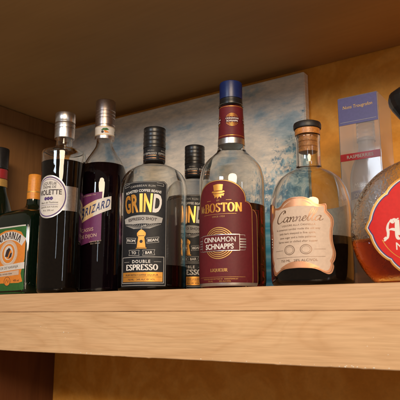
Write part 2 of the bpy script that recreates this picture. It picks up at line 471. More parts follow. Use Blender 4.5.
def face_cam(x, y, deg):
    """turn so that the label points deg to the right of the line towards the viewer"""
    return math.atan2(-.567-y, 0-x)+math.radians(deg)+PI/2

# ================================================================== setting
XL = -.93     # side panel face
YB = .28      # back wall face
ZC = .372     # underside of upper shelf
bm = bmesh.new(); box_bm(bm, XL-.4, .75, YB, YB+.05, -.75, .9)
tag(obj('back_wall', bm, 'ochre', smooth=False), kind='structure')

sp = empty('side_panel', (XL, .14, 0))
tag(sp, 'tall brown wooden side panel closing the left end of the shelf', 'panel')
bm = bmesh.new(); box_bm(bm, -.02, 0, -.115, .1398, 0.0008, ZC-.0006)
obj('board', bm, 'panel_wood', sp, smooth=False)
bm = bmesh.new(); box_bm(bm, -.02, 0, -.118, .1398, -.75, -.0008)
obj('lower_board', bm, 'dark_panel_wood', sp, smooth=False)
bm = bmesh.new(); box_bm(bm, .0002, .008, -.135, .1395, ZC-.034, ZC-.0008, .0012)
obj('batten', bm, 'panel_wood', sp)

sh = empty('wooden_shelf', (-.1, .14, 0))
tag(sh, 'pale wooden shelf with a thick two-strip front edge, the bottles standing on it', 'shelf')
bm = bmesh.new(); box_bm(bm, XL+.1-.02, .85, -.119, .1395, -.02, 0, .0008)
obj('board', bm, 'board_wood', sh)
# flakes of old paint and chips caught on the lower strip
def specks(bm):
    random.seed(11)
    def speck(x, z, r):
        k = random.randint(5, 7); a0 = random.uniform(0, 6)
        vs = [bm.verts.new((x+r*random.uniform(.5, 1.3)*math.cos(a0+2*PI*i/k), -.14+.00002, z+r*.6*random.uniform(.5, 1.2)*math.sin(a0+2*PI*i/k))) for i in range(k)]
        vt = [bm.verts.new((v.co.x*.7+x*.3, -.14-.00025, v.co.z*.7+z*.3)) for v in vs]
        for f in [bm.faces.new((vs[i], vs[(i+1) % k], vt[(i+1) % k], vt[i])) for i in range(k)] + [bm.faces.new(vt)]: f.material_index = 1
    for c, n, s, zz in ((-.57, 9, .02, -.0802), (-.40, 3, .02, -.0805), (-.27, 7, .03, -.0805), (-.19, 12, .03, -.0805), (-.1, 6, .05, -.0805)):
        for _ in range(n): speck(c+.1+random.gauss(0, s), zz+random.uniform(-.0002, .0012), random.uniform(.0004, .0011))
    for c, z0, n in ((-.655, -.052, 3), (-.60, -.056, 6), (-.46, -.05, 1), (-.175, -.058, 4)):
        for _ in range(n): speck(c+.1+random.gauss(0, .008), z0+random.gauss(0, .004), random.uniform(.0003, .0009))
def strip(name, z0, z1, mat, seed, rough_bottom):
    """front strip with slightly wavy, chipped long edges"""
    random.seed(seed)
    bm = bmesh.new(); n = 420; x0, x1 = XL+.1-.35, .85
    rings = []
    wav = [random.uniform(0, 6.28) for _ in range(6)]
    for i in range(n+1):
        x = x0+(x1-x0)*i/n
        e = .00014*math.sin(x*31+wav[0])+.00008*math.sin(x*83+wav[1])+random.uniform(-.00006, .00006)
        e0 = e+(random.uniform(-.0005, .0003) if rough_bottom and random.random() < .10 else 0)
        f = .0008
        P = [(-.14, z0+f+e0), (-.14, z0+.3*(z1-z0)), (-.14, z0+.7*(z1-z0)), (-.14, z1-f+e*.5), (-.14+f, z1+e*.5), (-.1195, z1), (-.1195, z0), (-.14+f, z0+e0)]
        rings.append([bm.verts.new((x, y, z)) for y, z in P])
    for r0, r1 in zip(rings, rings[1:]):
        for k in range(8): bm.faces.new((r0[k], r1[k], r1[(k+1) % 8], r0[(k+1) % 8]))
    bm.faces.new(rings[0]); bm.faces.new(list(reversed(rings[-1])))
    bmesh.ops.recalc_face_normals(bm, faces=bm.faces)
    if rough_bottom: specks(bm)
    return obj(name, bm, [mat, 'speck_paint'], sh, smooth=not rough_bottom)
strip('upper_strip', -.0262, .0, 'lip_wood_top', 3, False)
strip('lower_strip', -.0818, -.0266, 'lip_wood', 5, True)
bm = bmesh.new(); box_bm(bm, XL+.1-.34, .84, -.1392, -.12, -.0272, -.0259)
obj('glue_line', bm, 'seam_dark', sh, smooth=False)
us = empty('upper_shelf', (-.1, .14, ZC))
tag(us, 'smooth brown underside of the next shelf, spanning the top of the picture', 'shelf')
bm = bmesh.new(); box_bm(bm, XL+.1-.3, .85, -.292, .1395, 0, .02, .001)
obj('board', bm, 'ceiling_wood', us)

# canvas
cv = empty('canvas_painting', (-.354, .262, 0.0006))
tag(cv, 'unframed canvas painting of pale clouds and a blue breaking wave, behind the bottles', 'painting')
bm = bmesh.new(); box_bm(bm, -.535, 0, 0, .0165, 0, .360, .0015)
obj('painted_canvas', bm, 'canvas', cv)
cv.rotation_euler = (0, 0, 0)

# ================================================================== bottles
# ---- coffee liqueur (two of the same)
def coffee_bottle(x, y, deg, label):
    root = empty('coffee_liqueur_bottle', (x, y, 0.0005), face_cam(x, y, deg))
    tag(root, label, 'bottle', 'black-capped espresso liqueur bottles')
    low = spline([(.0445,.0), (.0475,.003), (.0482,.008), (.0484,.02)], 4)
    sh_ = spline([(.0484,.128), (.0486,.140), (.0480,.1505), (.0455,.1620), (.0400,.1722), (.0310,.1795), (.0225,.1840), (.0172,.1875), (.0156,.1915)], 6)
    prof = low + [(.0484,.05), (.0484,.09)] + sh_ + [(.0154,.196), (.0154,.214)]
    bottle_glass(root, prof, .0355, 'clear_glass', 'coffee_bean_liquid', wall=.0042)
    # cap
    bm = bmesh.new(); loft(bm, ribbed(.0164, .0162, .2115, .2428, 5, d=.0003), 72); obj('cap', bm, 'black_plastic', root)
    nprof = [(.0160, .1905), (.0160, .2110)]
    bm = bmesh.new(); loft(bm, [(.0156,.1905), (.0160,.1907), (.0160,.2108), (.0156,.2112)], 72); obj('neck_sleeve', bm, 'print_black', root)
    P = Print(round_wrap([(.0160,.19), (.0160,.2112)], .016), ['print_grey'], .002)
    for r in range(-2, 3):
        u = r*.0201
        P.text('ESPRESSO', u, .1995, .0042, 'print_grey', 1, bold=.02)
        P.text('DOUBLE', u, .2045, .0026, 'print_grey', 1)
        P.rect(u-.008, u+.008, .1975, .1980, 'foil_copper', 1)
        P.rect(u-.008, u+.008, .1935, .1939, 'foil_copper', 1)
    P.build('neck_label', root)
    # front label
    R = .0484; P = Print(round_wrap(prof, R), ['print_black'])
    W, Z0, Z1 = .0345, .006, .1515
    P.poly([(-W, Z0), (W, Z0), (W, Z1-.004), (W-.004, Z1), (-W+.004, Z1), (-W, Z1-.004)], 'print_black', 0)
    P.stroke([(-W+.0012, Z0+.0012), (W-.0012, Z0+.0012), (W-.0012, Z1-.0045), (W-.0045, Z1-.0012), (-W+.0045, Z1-.0012), (-W+.0012, Z1-.0045)], .0005, 'print_grey', 1, closed=True)
    # top text
    aw = arc_warp(0, .143, .14)
    P.text('CARIBBEAN RUM', 0, .1435, .0042, 'print_grey', 2, bold=.015, warp=aw, spacing=1.15)
    P.text('ROASTED COFFEE BEANS', 0, .1362, .0050, 'print_white', 2, bold=.02, warp=arc_warp(0, .136, .14), sx=.92)
    for s_ in (-1, 1):
        P.stroke([(s_*.020, .1455), (s_*.0295, .144), (s_*.0295, .1475), (s_*.020, .1488)], .0005, 'print_grey', 1)
    # big name
    x_ = -.0262
    for ch, wd in (('G', .0118), ('R', .0118), ('I', .0066), ('N', .0122), ('D', .0125)):
        m_ = 'print_white' if ch == 'D' else 'foil_gold'  # white D: window reflection on the foil lettering put into its colour
        vs, fs = text_mesh(ch, .035)
        mn, mxx = min(v[0] for v in vs), max(v[0] for v in vs); ym, yx = min(v[1] for v in vs), max(v[1] for v in vs)
        w_ = wd*.86 if ch != 'I' else wd*.62
        V = [(x_+(a-mn)/(mxx-mn)*w_, .1075+(b-ym)/(yx-ym)*.0262) for a, b in vs]
        P._add(V, fs, m_, 2, False, arc_warp(0, .1075, .19))
        x_ += wd*(.98 if ch != 'I' else .86)
    # tapering banner
    bw = arc_warp(0, .1, .13)
    P.poly([(-.0285, .0955), (-.0285, .1025), (-.014, .1035), (0, .1035), (.014, .1035), (.0285, .1025), (.0285, .0955), (.022, .0935), (.013, .0915), (-.013, .0915), (-.022, .0935)], 'print_grey', 1, warp=bw)
    P.text('ESPRESSO SHOT', 0, .0965, .0056, 'print_dark', 2, bold=.025, warp=bw, sx=1.05)
    for k in range(-9, 10):
        P.stroke([(k*.0029, .0905), (k*.0012, .0845)], .0005, 'print_grey', 1)
    # grinder emblem
    gx = 0
    P.poly([(gx-.0062, .0585), (gx+.0062, .0585), (gx+.0052, .0665), (gx+.0042, .0725), (gx+.0062, .0755), (gx+.0062, .0785), (gx+.0035, .0815), (gx+.001, .083), (gx-.001, .083), (gx-.0035, .0815), (gx-.0062, .0785), (gx-.0062, .0755), (gx-.0042, .0725), (gx-.0052, .0665)], 'foil_gold', 2)
    P.stroke([(gx, .083), (gx, .0875), (gx+.0045, .0885)], .0009, 'print_grey', 2); P.disc(gx+.0052, .0887, .0012, 'print_grey', 2)
    P.disc(gx, .0668, .0022, 'print_dark', 3); P.rect(gx-.0045, gx+.0045, .0742, .0749, 'print_dark', 3)
    P.stroke([(gx-.0075, .0575), (gx+.0075, .0575)], .001, 'foil_gold', 2)
    # ribbons
    for (cx, cy, t_, sl) in ((-.0158, .0685, 'FROM', -.10), (.0158, .0685, 'BEAN', .10), (-.0105, .0515, 'TO', -.04), (.0105, .0515, 'BAR', .04)):
        w_ = .0082; h_ = .0036
        def q(a, b): return (cx+a, cy+b+a*sl)
        P.stroke([q(-w_, -h_), q(w_, -h_), q(w_*.85, 0), q(w_, h_), q(-w_, h_), q(-w_*.85, 0)], .0006, 'print_grey', 1, closed=True)
        P.text(t_, cx, cy-.0018, .0052, 'print_white', 2, bold=.02, slope=sl)
    # double espresso panel
    P.stroke([(-.031, .0105), (.031, .0105), (.031, .0455), (-.031, .0455)], .0009, 'print_grey', 1, closed=True)
    P.text('DOUBLE', 0, .0375, .0058, 'print_white', 2, bold=.02, spacing=1.25)
    for s_ in (-1, 1): P.rect(s_*.0225-.005, s_*.0225+.005, .0388, .0393, 'print_grey', 1)
    serif(P, 'ESPRESSO', 0, .0278, .0076, 'print_white', 2, sx=1.0, thick=.27, thin=.11)
    P.rect(-.0295, .0295, .0122, .0250, 'foil_gold', 1)
    P.text('RUM WITH COFFEE LIQUEUR', 0, .0200, .0036, 'print_dark', 2, bold=.02)
    P.rect(-.0285, .0285, .0183, .0187, 'print_dark', 2)
    P.text('750 ML    34% ALC BY VOL', 0, .0140, .0034, 'print_dark', 2, bold=.02)
    P.build('front_label', root)
    P = Print(lambda u, v, off: tuple(round_wrap(prof, R)(u+R*PI, v, off)), ['print_grey'])
    P.rect(-.040, .040, .010, .1420, 'back_paper', 0)
    P.build('back_label', root)
    return root
# ================================================================== the two espresso bottles
coffee_a = coffee_bottle(-.510, .070, -19, 'round espresso liqueur bottle in front, its whole black espresso label in view, almost empty')
def copy_tree(o, parent=None):
    c = o.copy(); C.objects.link(c); c.parent = parent
    for ch in list(o.children): copy_tree(ch, c)
    return c
coffee_a.scale = (1, 1, .977)
coffee_b = copy_tree(coffee_a)
coffee_b.location = (-.5128, .178, .0005); coffee_b.rotation_euler = (0, 0, face_cam(-.5128, .178, -15))
coffee_b['label'] = 'second espresso liqueur bottle half hidden behind the first, showing only a slice of black label'

# ---- cinnamon schnapps
def schnapps():
    x, y = -.388, .085
    root = empty('schnapps_bottle', (x, y, 0.0005), face_cam(x, y, -24)); root.scale = (1, 1, 0.971)
    tag(root, 'tallest bottle, blue screw cap, maroon CINNAMON SCHNAPPS label on clear glass', 'bottle')
    low = spline([(.036,.0), (.041,.003), (.0432,.009), (.0437,.02)], 4)
    shd = spline([(.0437,.125), (.0437,.1450), (.0428,.1560), (.0398,.1675), (.0335,.1775), (.0260,.1850), (.0205,.1910), (.0190,.1965), (.0182,.2010)], 6)
    prof = low + [(.0437,.06), (.0437,.1)] + shd + [(.0176,.2085), (.0160,.2560), (.0172,.2565), (.0172,.2590), (.0155,.2592), (.0148,.262), (.0146,.272)]
    bottle_glass(root, prof, .1125, 'clear_glass', 'cinnamon_liquid', wall=.0024)
    bm = bmesh.new(); loft(bm, [(.0146,.2592), (.0162,.2594), (.0163,.2600), (.0158,.2640), (.0158,.2676), (.0150,.2680)], 72); obj('cap_ring', bm, 'black_plastic', root)
    bm = bmesh.new(); segs = 96; rings = []
    for r, z, k in ((.0100,.2684,0), (.0155,.2684,0), (.0158,.2690,1), (.0158,.2900,1), (.0154,.2925,0), (.0143,.2934,0), (.004,.2934,0)):
        rings.append([bm.verts.new(((r-(.00035 if k and i % 2 else 0))*math.cos(2*PI*i/segs), (r-(.00035 if k and i % 2 else 0))*math.sin(2*PI*i/segs), z)) for i in range(segs)])
    for a, b in zip(rings, rings[1:]):
        for i in range(segs): bm.faces.new((a[i], a[(i+1) % segs], b[(i+1) % segs], b[i]))
    bm.faces.new(rings[-1]); obj('cap', bm, 'blue_plastic', root)
    # neck sleeve
    np_ = [(.0181,.2005), (.0180,.2085), (.0165,.2555)]
    bm = bmesh.new(); loft(bm, [(.0176,.2086), (.0180,.2088), (.0164,.2553), (.0160,.2556)], 72); obj('neck_sleeve', bm, 'print_maroon', root)
    bm = bmesh.new(); loft(bm, [(.0182,.1995), (.0187,.2000), (.0184,.2080), (.0180,.2085)], 72); obj('silver_band', bm, 'brushed_silver', root)
    P = Print(round_wrap(np_, .0172), ['foil_silver'], .002)
    for u in (-.018, .0085, .035, -.044):
        for r in (.0042, .0058, .0074, .009):
            P.stroke(arcline(u, .234, r, r, 0, 360, 30)[:-1], .0005, 'foil_gold', 1, closed=True)
        P.poly([(u-.0098, .2300), (u+.0098, .2300), (u+.0098, .2382), (u-.0098, .2382)], 'print_deep_maroon', 2)
        P.text('CINNAMON', u, .2347, .0032, 'print_white', 3, bold=.03); P.text('SCHNAPPS', u, .2310, .0032, 'print_white', 3, bold=.03)
    for z in (.2110, .2535):
        P.rect(-.052, .052, z, z+.0006, 'foil_gold', 1)
    P.build('neck_label', root)
    # front label with stepped arches
    R = .0437; P = Print(round_wrap(prof, R), ['print_maroon'])
    H = .1425; w = .0365
    arch = [(-w, .004), (w, .004), (w, .118)] + spline([(w,.118), (w*.93,.1262), (w*.72,.1350), (w*.4,.1407), (0,H), (-w*.4,.1407), (-w*.72,.1350), (-w*.93,.1262), (-w,.118)], 5)[1:-1] + [(-w,.118)]
    # stepped wings
    for s_ in (-1, 1):
        for (x0, x1, zt, mat) in ((w+.0085, w+.017, .104, 'print_deep_maroon'), (w-.001, w+.0088, .114, 'print_maroon')):
            wing = [(s_*x0, .004), (s_*x1, .004), (s_*x1, zt-.012)] + [(s_*(x1-(x1-x0)*.9*(1-math.cos(t))), zt-.012+.012*math.sin(t)) for t in (0, .4, .8, 1.2, 1.5)][1:] + [(s_*x0, zt)]
            P.poly(wing, mat, 0 if x0 > w else .4)
            P.stroke([(s_*x1-s_*.0006, .006), (s_*x1-s_*.0006, zt-.013)] + [(s_*(x1-.0006-(x1-x0)*.9*(1-math.cos(t))), zt-.013+.012*math.sin(t)) for t in (.4, .8, 1.2, 1.5)], .0009, 'print_gold', 1)
    P.poly(arch, 'print_maroon', 1)
    P.stroke([(p[0]*.975, p[1]-.0008) for p in arch[1:]]+[(-w*.975, .006)], .0010, 'print_gold', 2)
    P.rect(-w-.0165, w+.0165, .0042, .0082, 'foil_silver', 2)
    # hat and whiskers emblem
    P.poly([(-0.00589, 0.12804), (0.00589, 0.12804), (0.00684, 0.13586), (0.003325, 0.1365), (0, 0.13678), (-0.003325, 0.1365), (-0.00684, 0.13586)], 'foil_gold', 2)
    P.poly([(-0.00931, 0.12602), (-0.008075, 0.12758), (0, 0.12694), (0.008075, 0.12758), (0.00931, 0.12602), (0.0057, 0.12454), (0, 0.12418), (-0.0057, 0.12454)], 'foil_gold', 2.5)
    P.poly([(-0.00741, 0.1239), (-0.00285, 0.12362), (0.0038, 0.12362), (0.00874, 0.12399), (0.00741, 0.12022), (0.00494, 0.12142), (0.004275, 0.11746), (0.0019, 0.12022), (-0.00095, 0.11682), (-0.0019, 0.12022), (-0.00494, 0.11792), (-0.005225, 0.12123)], 'foil_gold', 2)
    for s_ in (-1, 1): P.rect(s_*.014-.0035, s_*.014+.0035, .1148, .1153, 'print_gold', 2)
    P.text('EST', 0, .1138, .0028, 'print_gold', 2)
    serif(P, 'Mr.', -.0252, .1005, .0092, 'print_gold', 3, sx=.62, thick=.24)
    serif(P, 'BOSTON', .0050, .0995, .0118, 'foil_gold', 3, sx=.88, thick=.24)
    P.rect(-.0235, .0235, .0966, .0970, 'print_gold', 2); P.text('SINCE 1933', 0, .0925, .0030, 'print_gold', 2, spacing=1.2)
    # concentric rings with the name plate
    for r in (.0105, .0130, .0155, .0180, .0205):
        P.stroke(arcline(0, .0590, r, r*.98, 0, 360, 56)[:-1], .0011, 'print_gold', 2, closed=True)
    for s_ in (-1, 1):
        for k in range(4):
            P.rect(*sorted((s_*.0265, s_*.0355)), .0525+k*.0034, .0541+k*.0034, 'foil_silver', 3)
        P.stroke([(s_*.0262, .0495), (s_*.0340, .0495), (s_*.0340, .0515)], .0006, 'foil_silver', 2)
        P.stroke([(s_*.0262, .0690), (s_*.0340, .0690), (s_*.0340, .0670)], .0006, 'foil_silver', 2)
    P.rect(-.0275, .0275, .0485, .0700, 'foil_silver', 4); P.rect(-.0268, .0268, .0493, .0692, 'print_maroon', 5)
    P.text('CINNAMON', 0, .0602, .0094, 'print_white', 6, bold=.018, sx=.87); P.text('SCHNAPPS', 0, .0512, .0094, 'print_white', 6, bold=.03, sx=.87)
    serif(P, 'LIQUEUR', 0, .0222, .0040, 'print_gold', 2, sx=1.1, thick=.2)
    P.rect(-.034, .034, .0152, .0155, 'print_gold', 2)
    P.text('PRODUCED AND BOTTLED BY   BARDSTOWN KY', 0, .0122, .0022, 'print_gold', 2)
    P.text('750 ML            30% ALC/VOL', 0, .0092, .0026, 'print_gold', 2)
    P.build('front_label', root)
schnapps()

# ---- cannella
def cannella():
    x, y = -.2662, .060
    root = empty('cinnamon_liqueur_bottle', (x, y, 0.0005), face_cam(x, y, -19)); root.scale = (1, 1, 0.976)
    tag(root, 'round-shouldered bottle with black stopper and copper-edged cream label, beside the amber flask', 'bottle')
    low = spline([(.040,.0), (.0455,.003), (.0470,.009), (.0474,.02)], 4)
    shd = spline([(.0476,.08), (.0468,.0980), (.0450,.1080), (.0420,.1185), (.0368,.1280), (.0290,.1355), (.0215,.1400), (.0165,.1430), (.0148,.1470), (.0144,.152)], 6)
    prof = low + [(.0475,.05)] + shd + [(.0144,.1790), (.0150,.1800), (.0150,.1840), (.0146,.1850)]
    bottle_glass(root, prof, .0560, 'clear_glass', 'dark_spirit', wall=.0026)
    st = empty('stopper', (0,0,0)); st.parent = root
    C.objects.unlink(st); bpy.data.objects.remove(st)
    bm = bmesh.new(); loft(bm, [(.010,.1931), (.0156,.1931), (.0164,.1937), (.0167,.1950), (.0167,.1988), (.0160,.2009), (.0140,.2019), (.004,.2021)], 80)
    cap = obj('stopper', bm, 'black_wood', root)
    bm = bmesh.new(); loft(bm, [(.0128,.1853), (.0150,.1855), (.0152,.1870), (.0152,.1925), (.0146,.1930), (.010,.1930)], 80); obj('stopper_collar', bm, 'cork', cap)
    pl = [(.0085, .1635)]
    for i in range(3): z = .1640+i*.0066; pl += [(.0112, z), (.0113, z+.0042), (.0102, z+.0047), (.0102, z+.0060)]
    pl += [(.0112, .1846)]
    bm = bmesh.new(); loft(bm, pl, 72); obj('cork_plug', bm, 'cork', cap)
    # ornate label
    R = .0475; wr = round_wrap(prof, R); P = Print(lambda u, v, off: wr(u, .0595+(v-.0625)*.90, off), ['foil_copper'])
    half = [(0,.1075), (.0085,.1068), (.0165,.1030), (.0205,.0985), (.0262,.0965), (.0325,.0975), (.0340,.0945), (.0338,.0890), (.0372,.0850), (.0408,.0800), (.0415,.0720), (.0400,.0660), (.0392,.0560)]
    hb = [(.0398,.0480), (.0412,.0420), (.0425,.0350), (.0410,.0275), (.0385,.0230), (.0395,.0190), (.0372,.0120), (.0330,.0098), (.0275,.0120), (.0225,.0150), (.0150,.0172), (0,.0180)]
    right = spline(half+hb, 3); left = [(-a, b) for a, b in reversed(right[:-1])][:-1]
    out = right + left
    P.poly(out, 'foil_copper', 0)
    cx, cz = 0, .0585
    inn = [(a*.905, cz+(b-cz)*.915) for a, b in out]
    P.poly(inn, 'paper_cream', 1)
    P.stroke([(a*.965, cz+(b-cz)*.968) for a, b in out], .0005, 'foil_bronze', 1, closed=True)
    # top copper bump and lower copper lobe
    P.poly([(-.019,.0945)] + [(-.019+.038*k/12, .0945+.0095*math.sin(PI*k/12)) for k in range(1, 12)] + [(.019,.0945)] + [(.019-.038*k/12, .0940-.0025*math.sin(PI*k/12)+.004*math.sin(PI*k/12)) for k in range(1, 12)], 'foil_copper', 2)
    P.poly([(-.024,.0180)] + [(-.024+.048*k/12, .0180+.0085*math.sin(PI*k/12)) for k in range(1, 12)] + [(.024,.0180), (.012,.0180), (-.012,.0180)], 'foil_copper', 2)
    # script name
    def scr(pts, ox, w=.0011): P.stroke([(ox+a*.0105+b*.0105*.28, .0760+b*.0105) for a, b in spline(pts, 6)], lambda an: w*(.35+.75*abs(math.sin(an-.35))), 'foil_bronze', 3)
    ox = -.0268
    scr([(.95,1.12),(.88,1.38),(.62,1.42),(.28,1.1),(.06,.6),(.06,.2),(.30,-.05),(.62,.02),(.9,.22)], ox, .0015)
    scr([(.72,1.02),(.80,1.22),(1.0,1.18)], ox)
    def a_(o): 
        scr([(.62,.52),(.45,.62),(.22,.5),(.1,.22),(.2,.02),(.38,.06),(.58,.34),(.66,.58)], o); scr([(.66,.58),(.58,.2),(.64,.02),(.80,.06),(.95,.2)], o)
    def n_(o): scr([(0,.45),(.12,.58),(.16,.3),(.1,0)], o); scr([(.1,0),(.25,.42),(.42,.58),(.52,.42),(.48,.1),(.58,0),(.75,.16)], o)
    def e_(o): scr([(0,.16),(.3,.32),(.42,.5),(.32,.62),(.16,.45),(.14,.14),(.3,0),(.55,.16)], o)
    def l_(o): scr([(0,.2),(.3,.7),(.48,1.3),(.38,1.5),(.24,1.2),(.18,.4),(.26,.02),(.48,.14)], o)
    o = ox+.0092
    for fn, ad in ((a_, .0082), (n_, .0074), (n_, .0070), (e_, .0050), (l_, .0044), (l_, .0044), (a_, .0082)):
        fn(o); o += ad
    P.text('LIQUORE ALLA CANNELLA', .001, .0705, .0031, 'foil_bronze', 3, spacing=1.05)
    random.seed(4)
    lines = ['A cinnamon cordial made the old way', 'with bark steeped in fine spirit,', 'cane sugar and a little patience', 'Serve neat or chilled after supper']
    for i, t_ in enumerate(lines): P.text(t_, -.001, .0655-.0052*i, .0034, 'foil_bronze', 3, sx=1.02)
    for s_ in (-1, 1):
        P.stroke(arcline(s_*.0095, .0405, .0062, .0058, 0, 360, 30)[:-1], .0006, 'foil_bronze', 3, closed=True)
        P.stroke(arcline(s_*.0095, .0405, .0046, .0042, 0, 360, 30)[:-1], .0003, 'foil_bronze', 3, closed=True)
        P.rect(s_*.0245-.006, s_*.0245+.006, .0403, .0406, 'foil_bronze', 3)
    P.rect(-.030, .030, .0312, .0315, 'foil_bronze', 3)
    P.text('750 ML   28% ALC/VOL', 0, .0258, .0042, 'foil_bronze', 3, sx=1.05)
    P.build('front_label', root)
    P = Print(lambda u, v, off: wr(u+R*PI, v, off), ['back_cream'])
    P.rect(-.046, .046, .018, .1000, 'back_cream', 0)
    P.build('back_label', root)
cannella()

# ---- amaretto: large flat round flask at the right edge
def amaretto():
    x, y = -.1369, .058
    root = empty('amaretto_flask', (x, y, 0.0005), face_cam(x, y, -4))
    tag(root, 'big disc-shaped flask with amber liqueur and red gold-edged label, cut off by the right edge', 'bottle')
    R, zc = .0775, .0560
    prof = []
    n = 44; zt = zc+R*math.sin(math.radians(76))
    a0 = math.asin(-zc/R)
    for k in range(n+1):
        t = a0+(math.radians(76)-a0)*k/n
        z = zc+R*math.sin(t); a = R*math.cos(t)
        b = .0285*(max(0, 1-abs((z-zc)/(R*1.03))**3.2))**(1/3.2)
        prof.append((a, max(b, .0165), z, 2.8 if z < zc+R*.8 else 2.8-.8*(z-zc-R*.8)/(zt-zc-R*.8)))
    prof[0] = (prof[0][0]-.003, .021, 0, 2.8)
    nk = [(.0165,.0160,zt+.004,2), (.0152,.0152,zt+.012,2), (.0150,.0150,.168,2), (.0165,.0165,.169,2), (.0165,.0165,.173,2), (.0150,.0150,.174,2), (.0145,.0145,.184,2)]
    prof += nk
    bottle_glass(root, prof, .0475, 'hammered_glass', 'amaretto_liquid', wall=.0042, segs=128, punt=.010)
    bm = bmesh.new(); loft(bm, [(.0120,.1745), (.0162,.1748), (.0192,.1790), (.0262,.1890), (.0292,.1950), (.0298,.2000), (.0285,.2055), (.0225,.2100), (.012,.2115), (.004,.2118)], 24)
    obj('cap', bm, 'black_plastic', root, angle=8)
    # red lobed label
    P = Print(flat_wrap(prof), ['foil_gold'], .004)
    lz = .058
    def lobe(sc_):
        out = []
        for k in range(160):
            t = 2*PI*k/160
            # eight alternating lobes: four rounded, four pointed (barbed quatrefoil)
            q = abs(math.cos(2*t))
            r = .0500+.0050*q**.7+(.0040*max(0, 1-abs(((t+PI/4) % (PI/2))-PI/4)/.16))
            out.append((r*sc_*math.cos(t), lz+r*sc_*math.sin(t)))
        return out
    def ok(pts): return [(a, max(b, .0035)) for a, b in pts]
    P.poly(ok(lobe(1.0)), 'foil_gold', 0)
    P.poly(ok(lobe(.965)), 'paper_white', 1)
    P.poly(ok(lobe(.945)), 'print_blue', 2)
    P.poly(ok(lobe(.925)), 'print_red', 3)
    # blackletter name
    nib = lambda a: .0029*(.22+.9*abs(math.sin(a-math.radians(38))))
    def bl(pts, ox, s_=.0205): P.stroke([(ox+a*s_, .0440+b*s_) for a, b in spline(pts, 5)], nib, 'print_white', 4)
    o = -.0400
    bl([(.02,.02),(.10,.0),(.20,.10),(.24,.35),(.22,.62),(.32,.88),(.52,1.0),(.66,.92)], o); bl([(.0,.06),(.08,.10),(.16,.02)], o)
    bl([(.66,.98),(.64,.6),(.64,.2),(.72,.04),(.86,.06),(.94,.16)], o); bl([(.74,.96),(.74,.6),(.74,.2)], o)
    bl([(.22,.46),(.42,.52),(.64,.46)], o); bl([(.36,.98),(.52,.86),(.66,.98),(.78,1.04)], o)
    def stem(ox, h=.62): bl([(.0,h),(.06,h*.75),(.06,h*.3),(.02,.08),(.12,0),(.2,.1)], ox)
    def hump(ox, h=.62): bl([(.06,h*.8),(.18,h),(.28,h*.85)], ox)
    o = -.0185
    for _ in range(3): stem(o); hump(o); o += .0050
    o += .002
    for ch in 'aretto':
        stem(o, .95 if ch == 't' else .62); hump(o)
        if ch in 'aeo': stem(o+.0045)
        o += .0085 if ch in 'aeo' else .0068
    P.text('NAPOLEONE', .002, .0335, .0105, 'print_white', 4, sx=1.0, bold=.01)
    P.stroke(arcline(0, .058, .044, .040, 200, 340, 30), .0006, 'foil_gold', 4)
    P.text('LIQUORE', 0, .0260, .0050, 'foil_gold', 4)
    P.text('ORIGINALE', 0, .0850, .0050, 'foil_gold', 4)
    P.build('front_label', root)
amaretto()

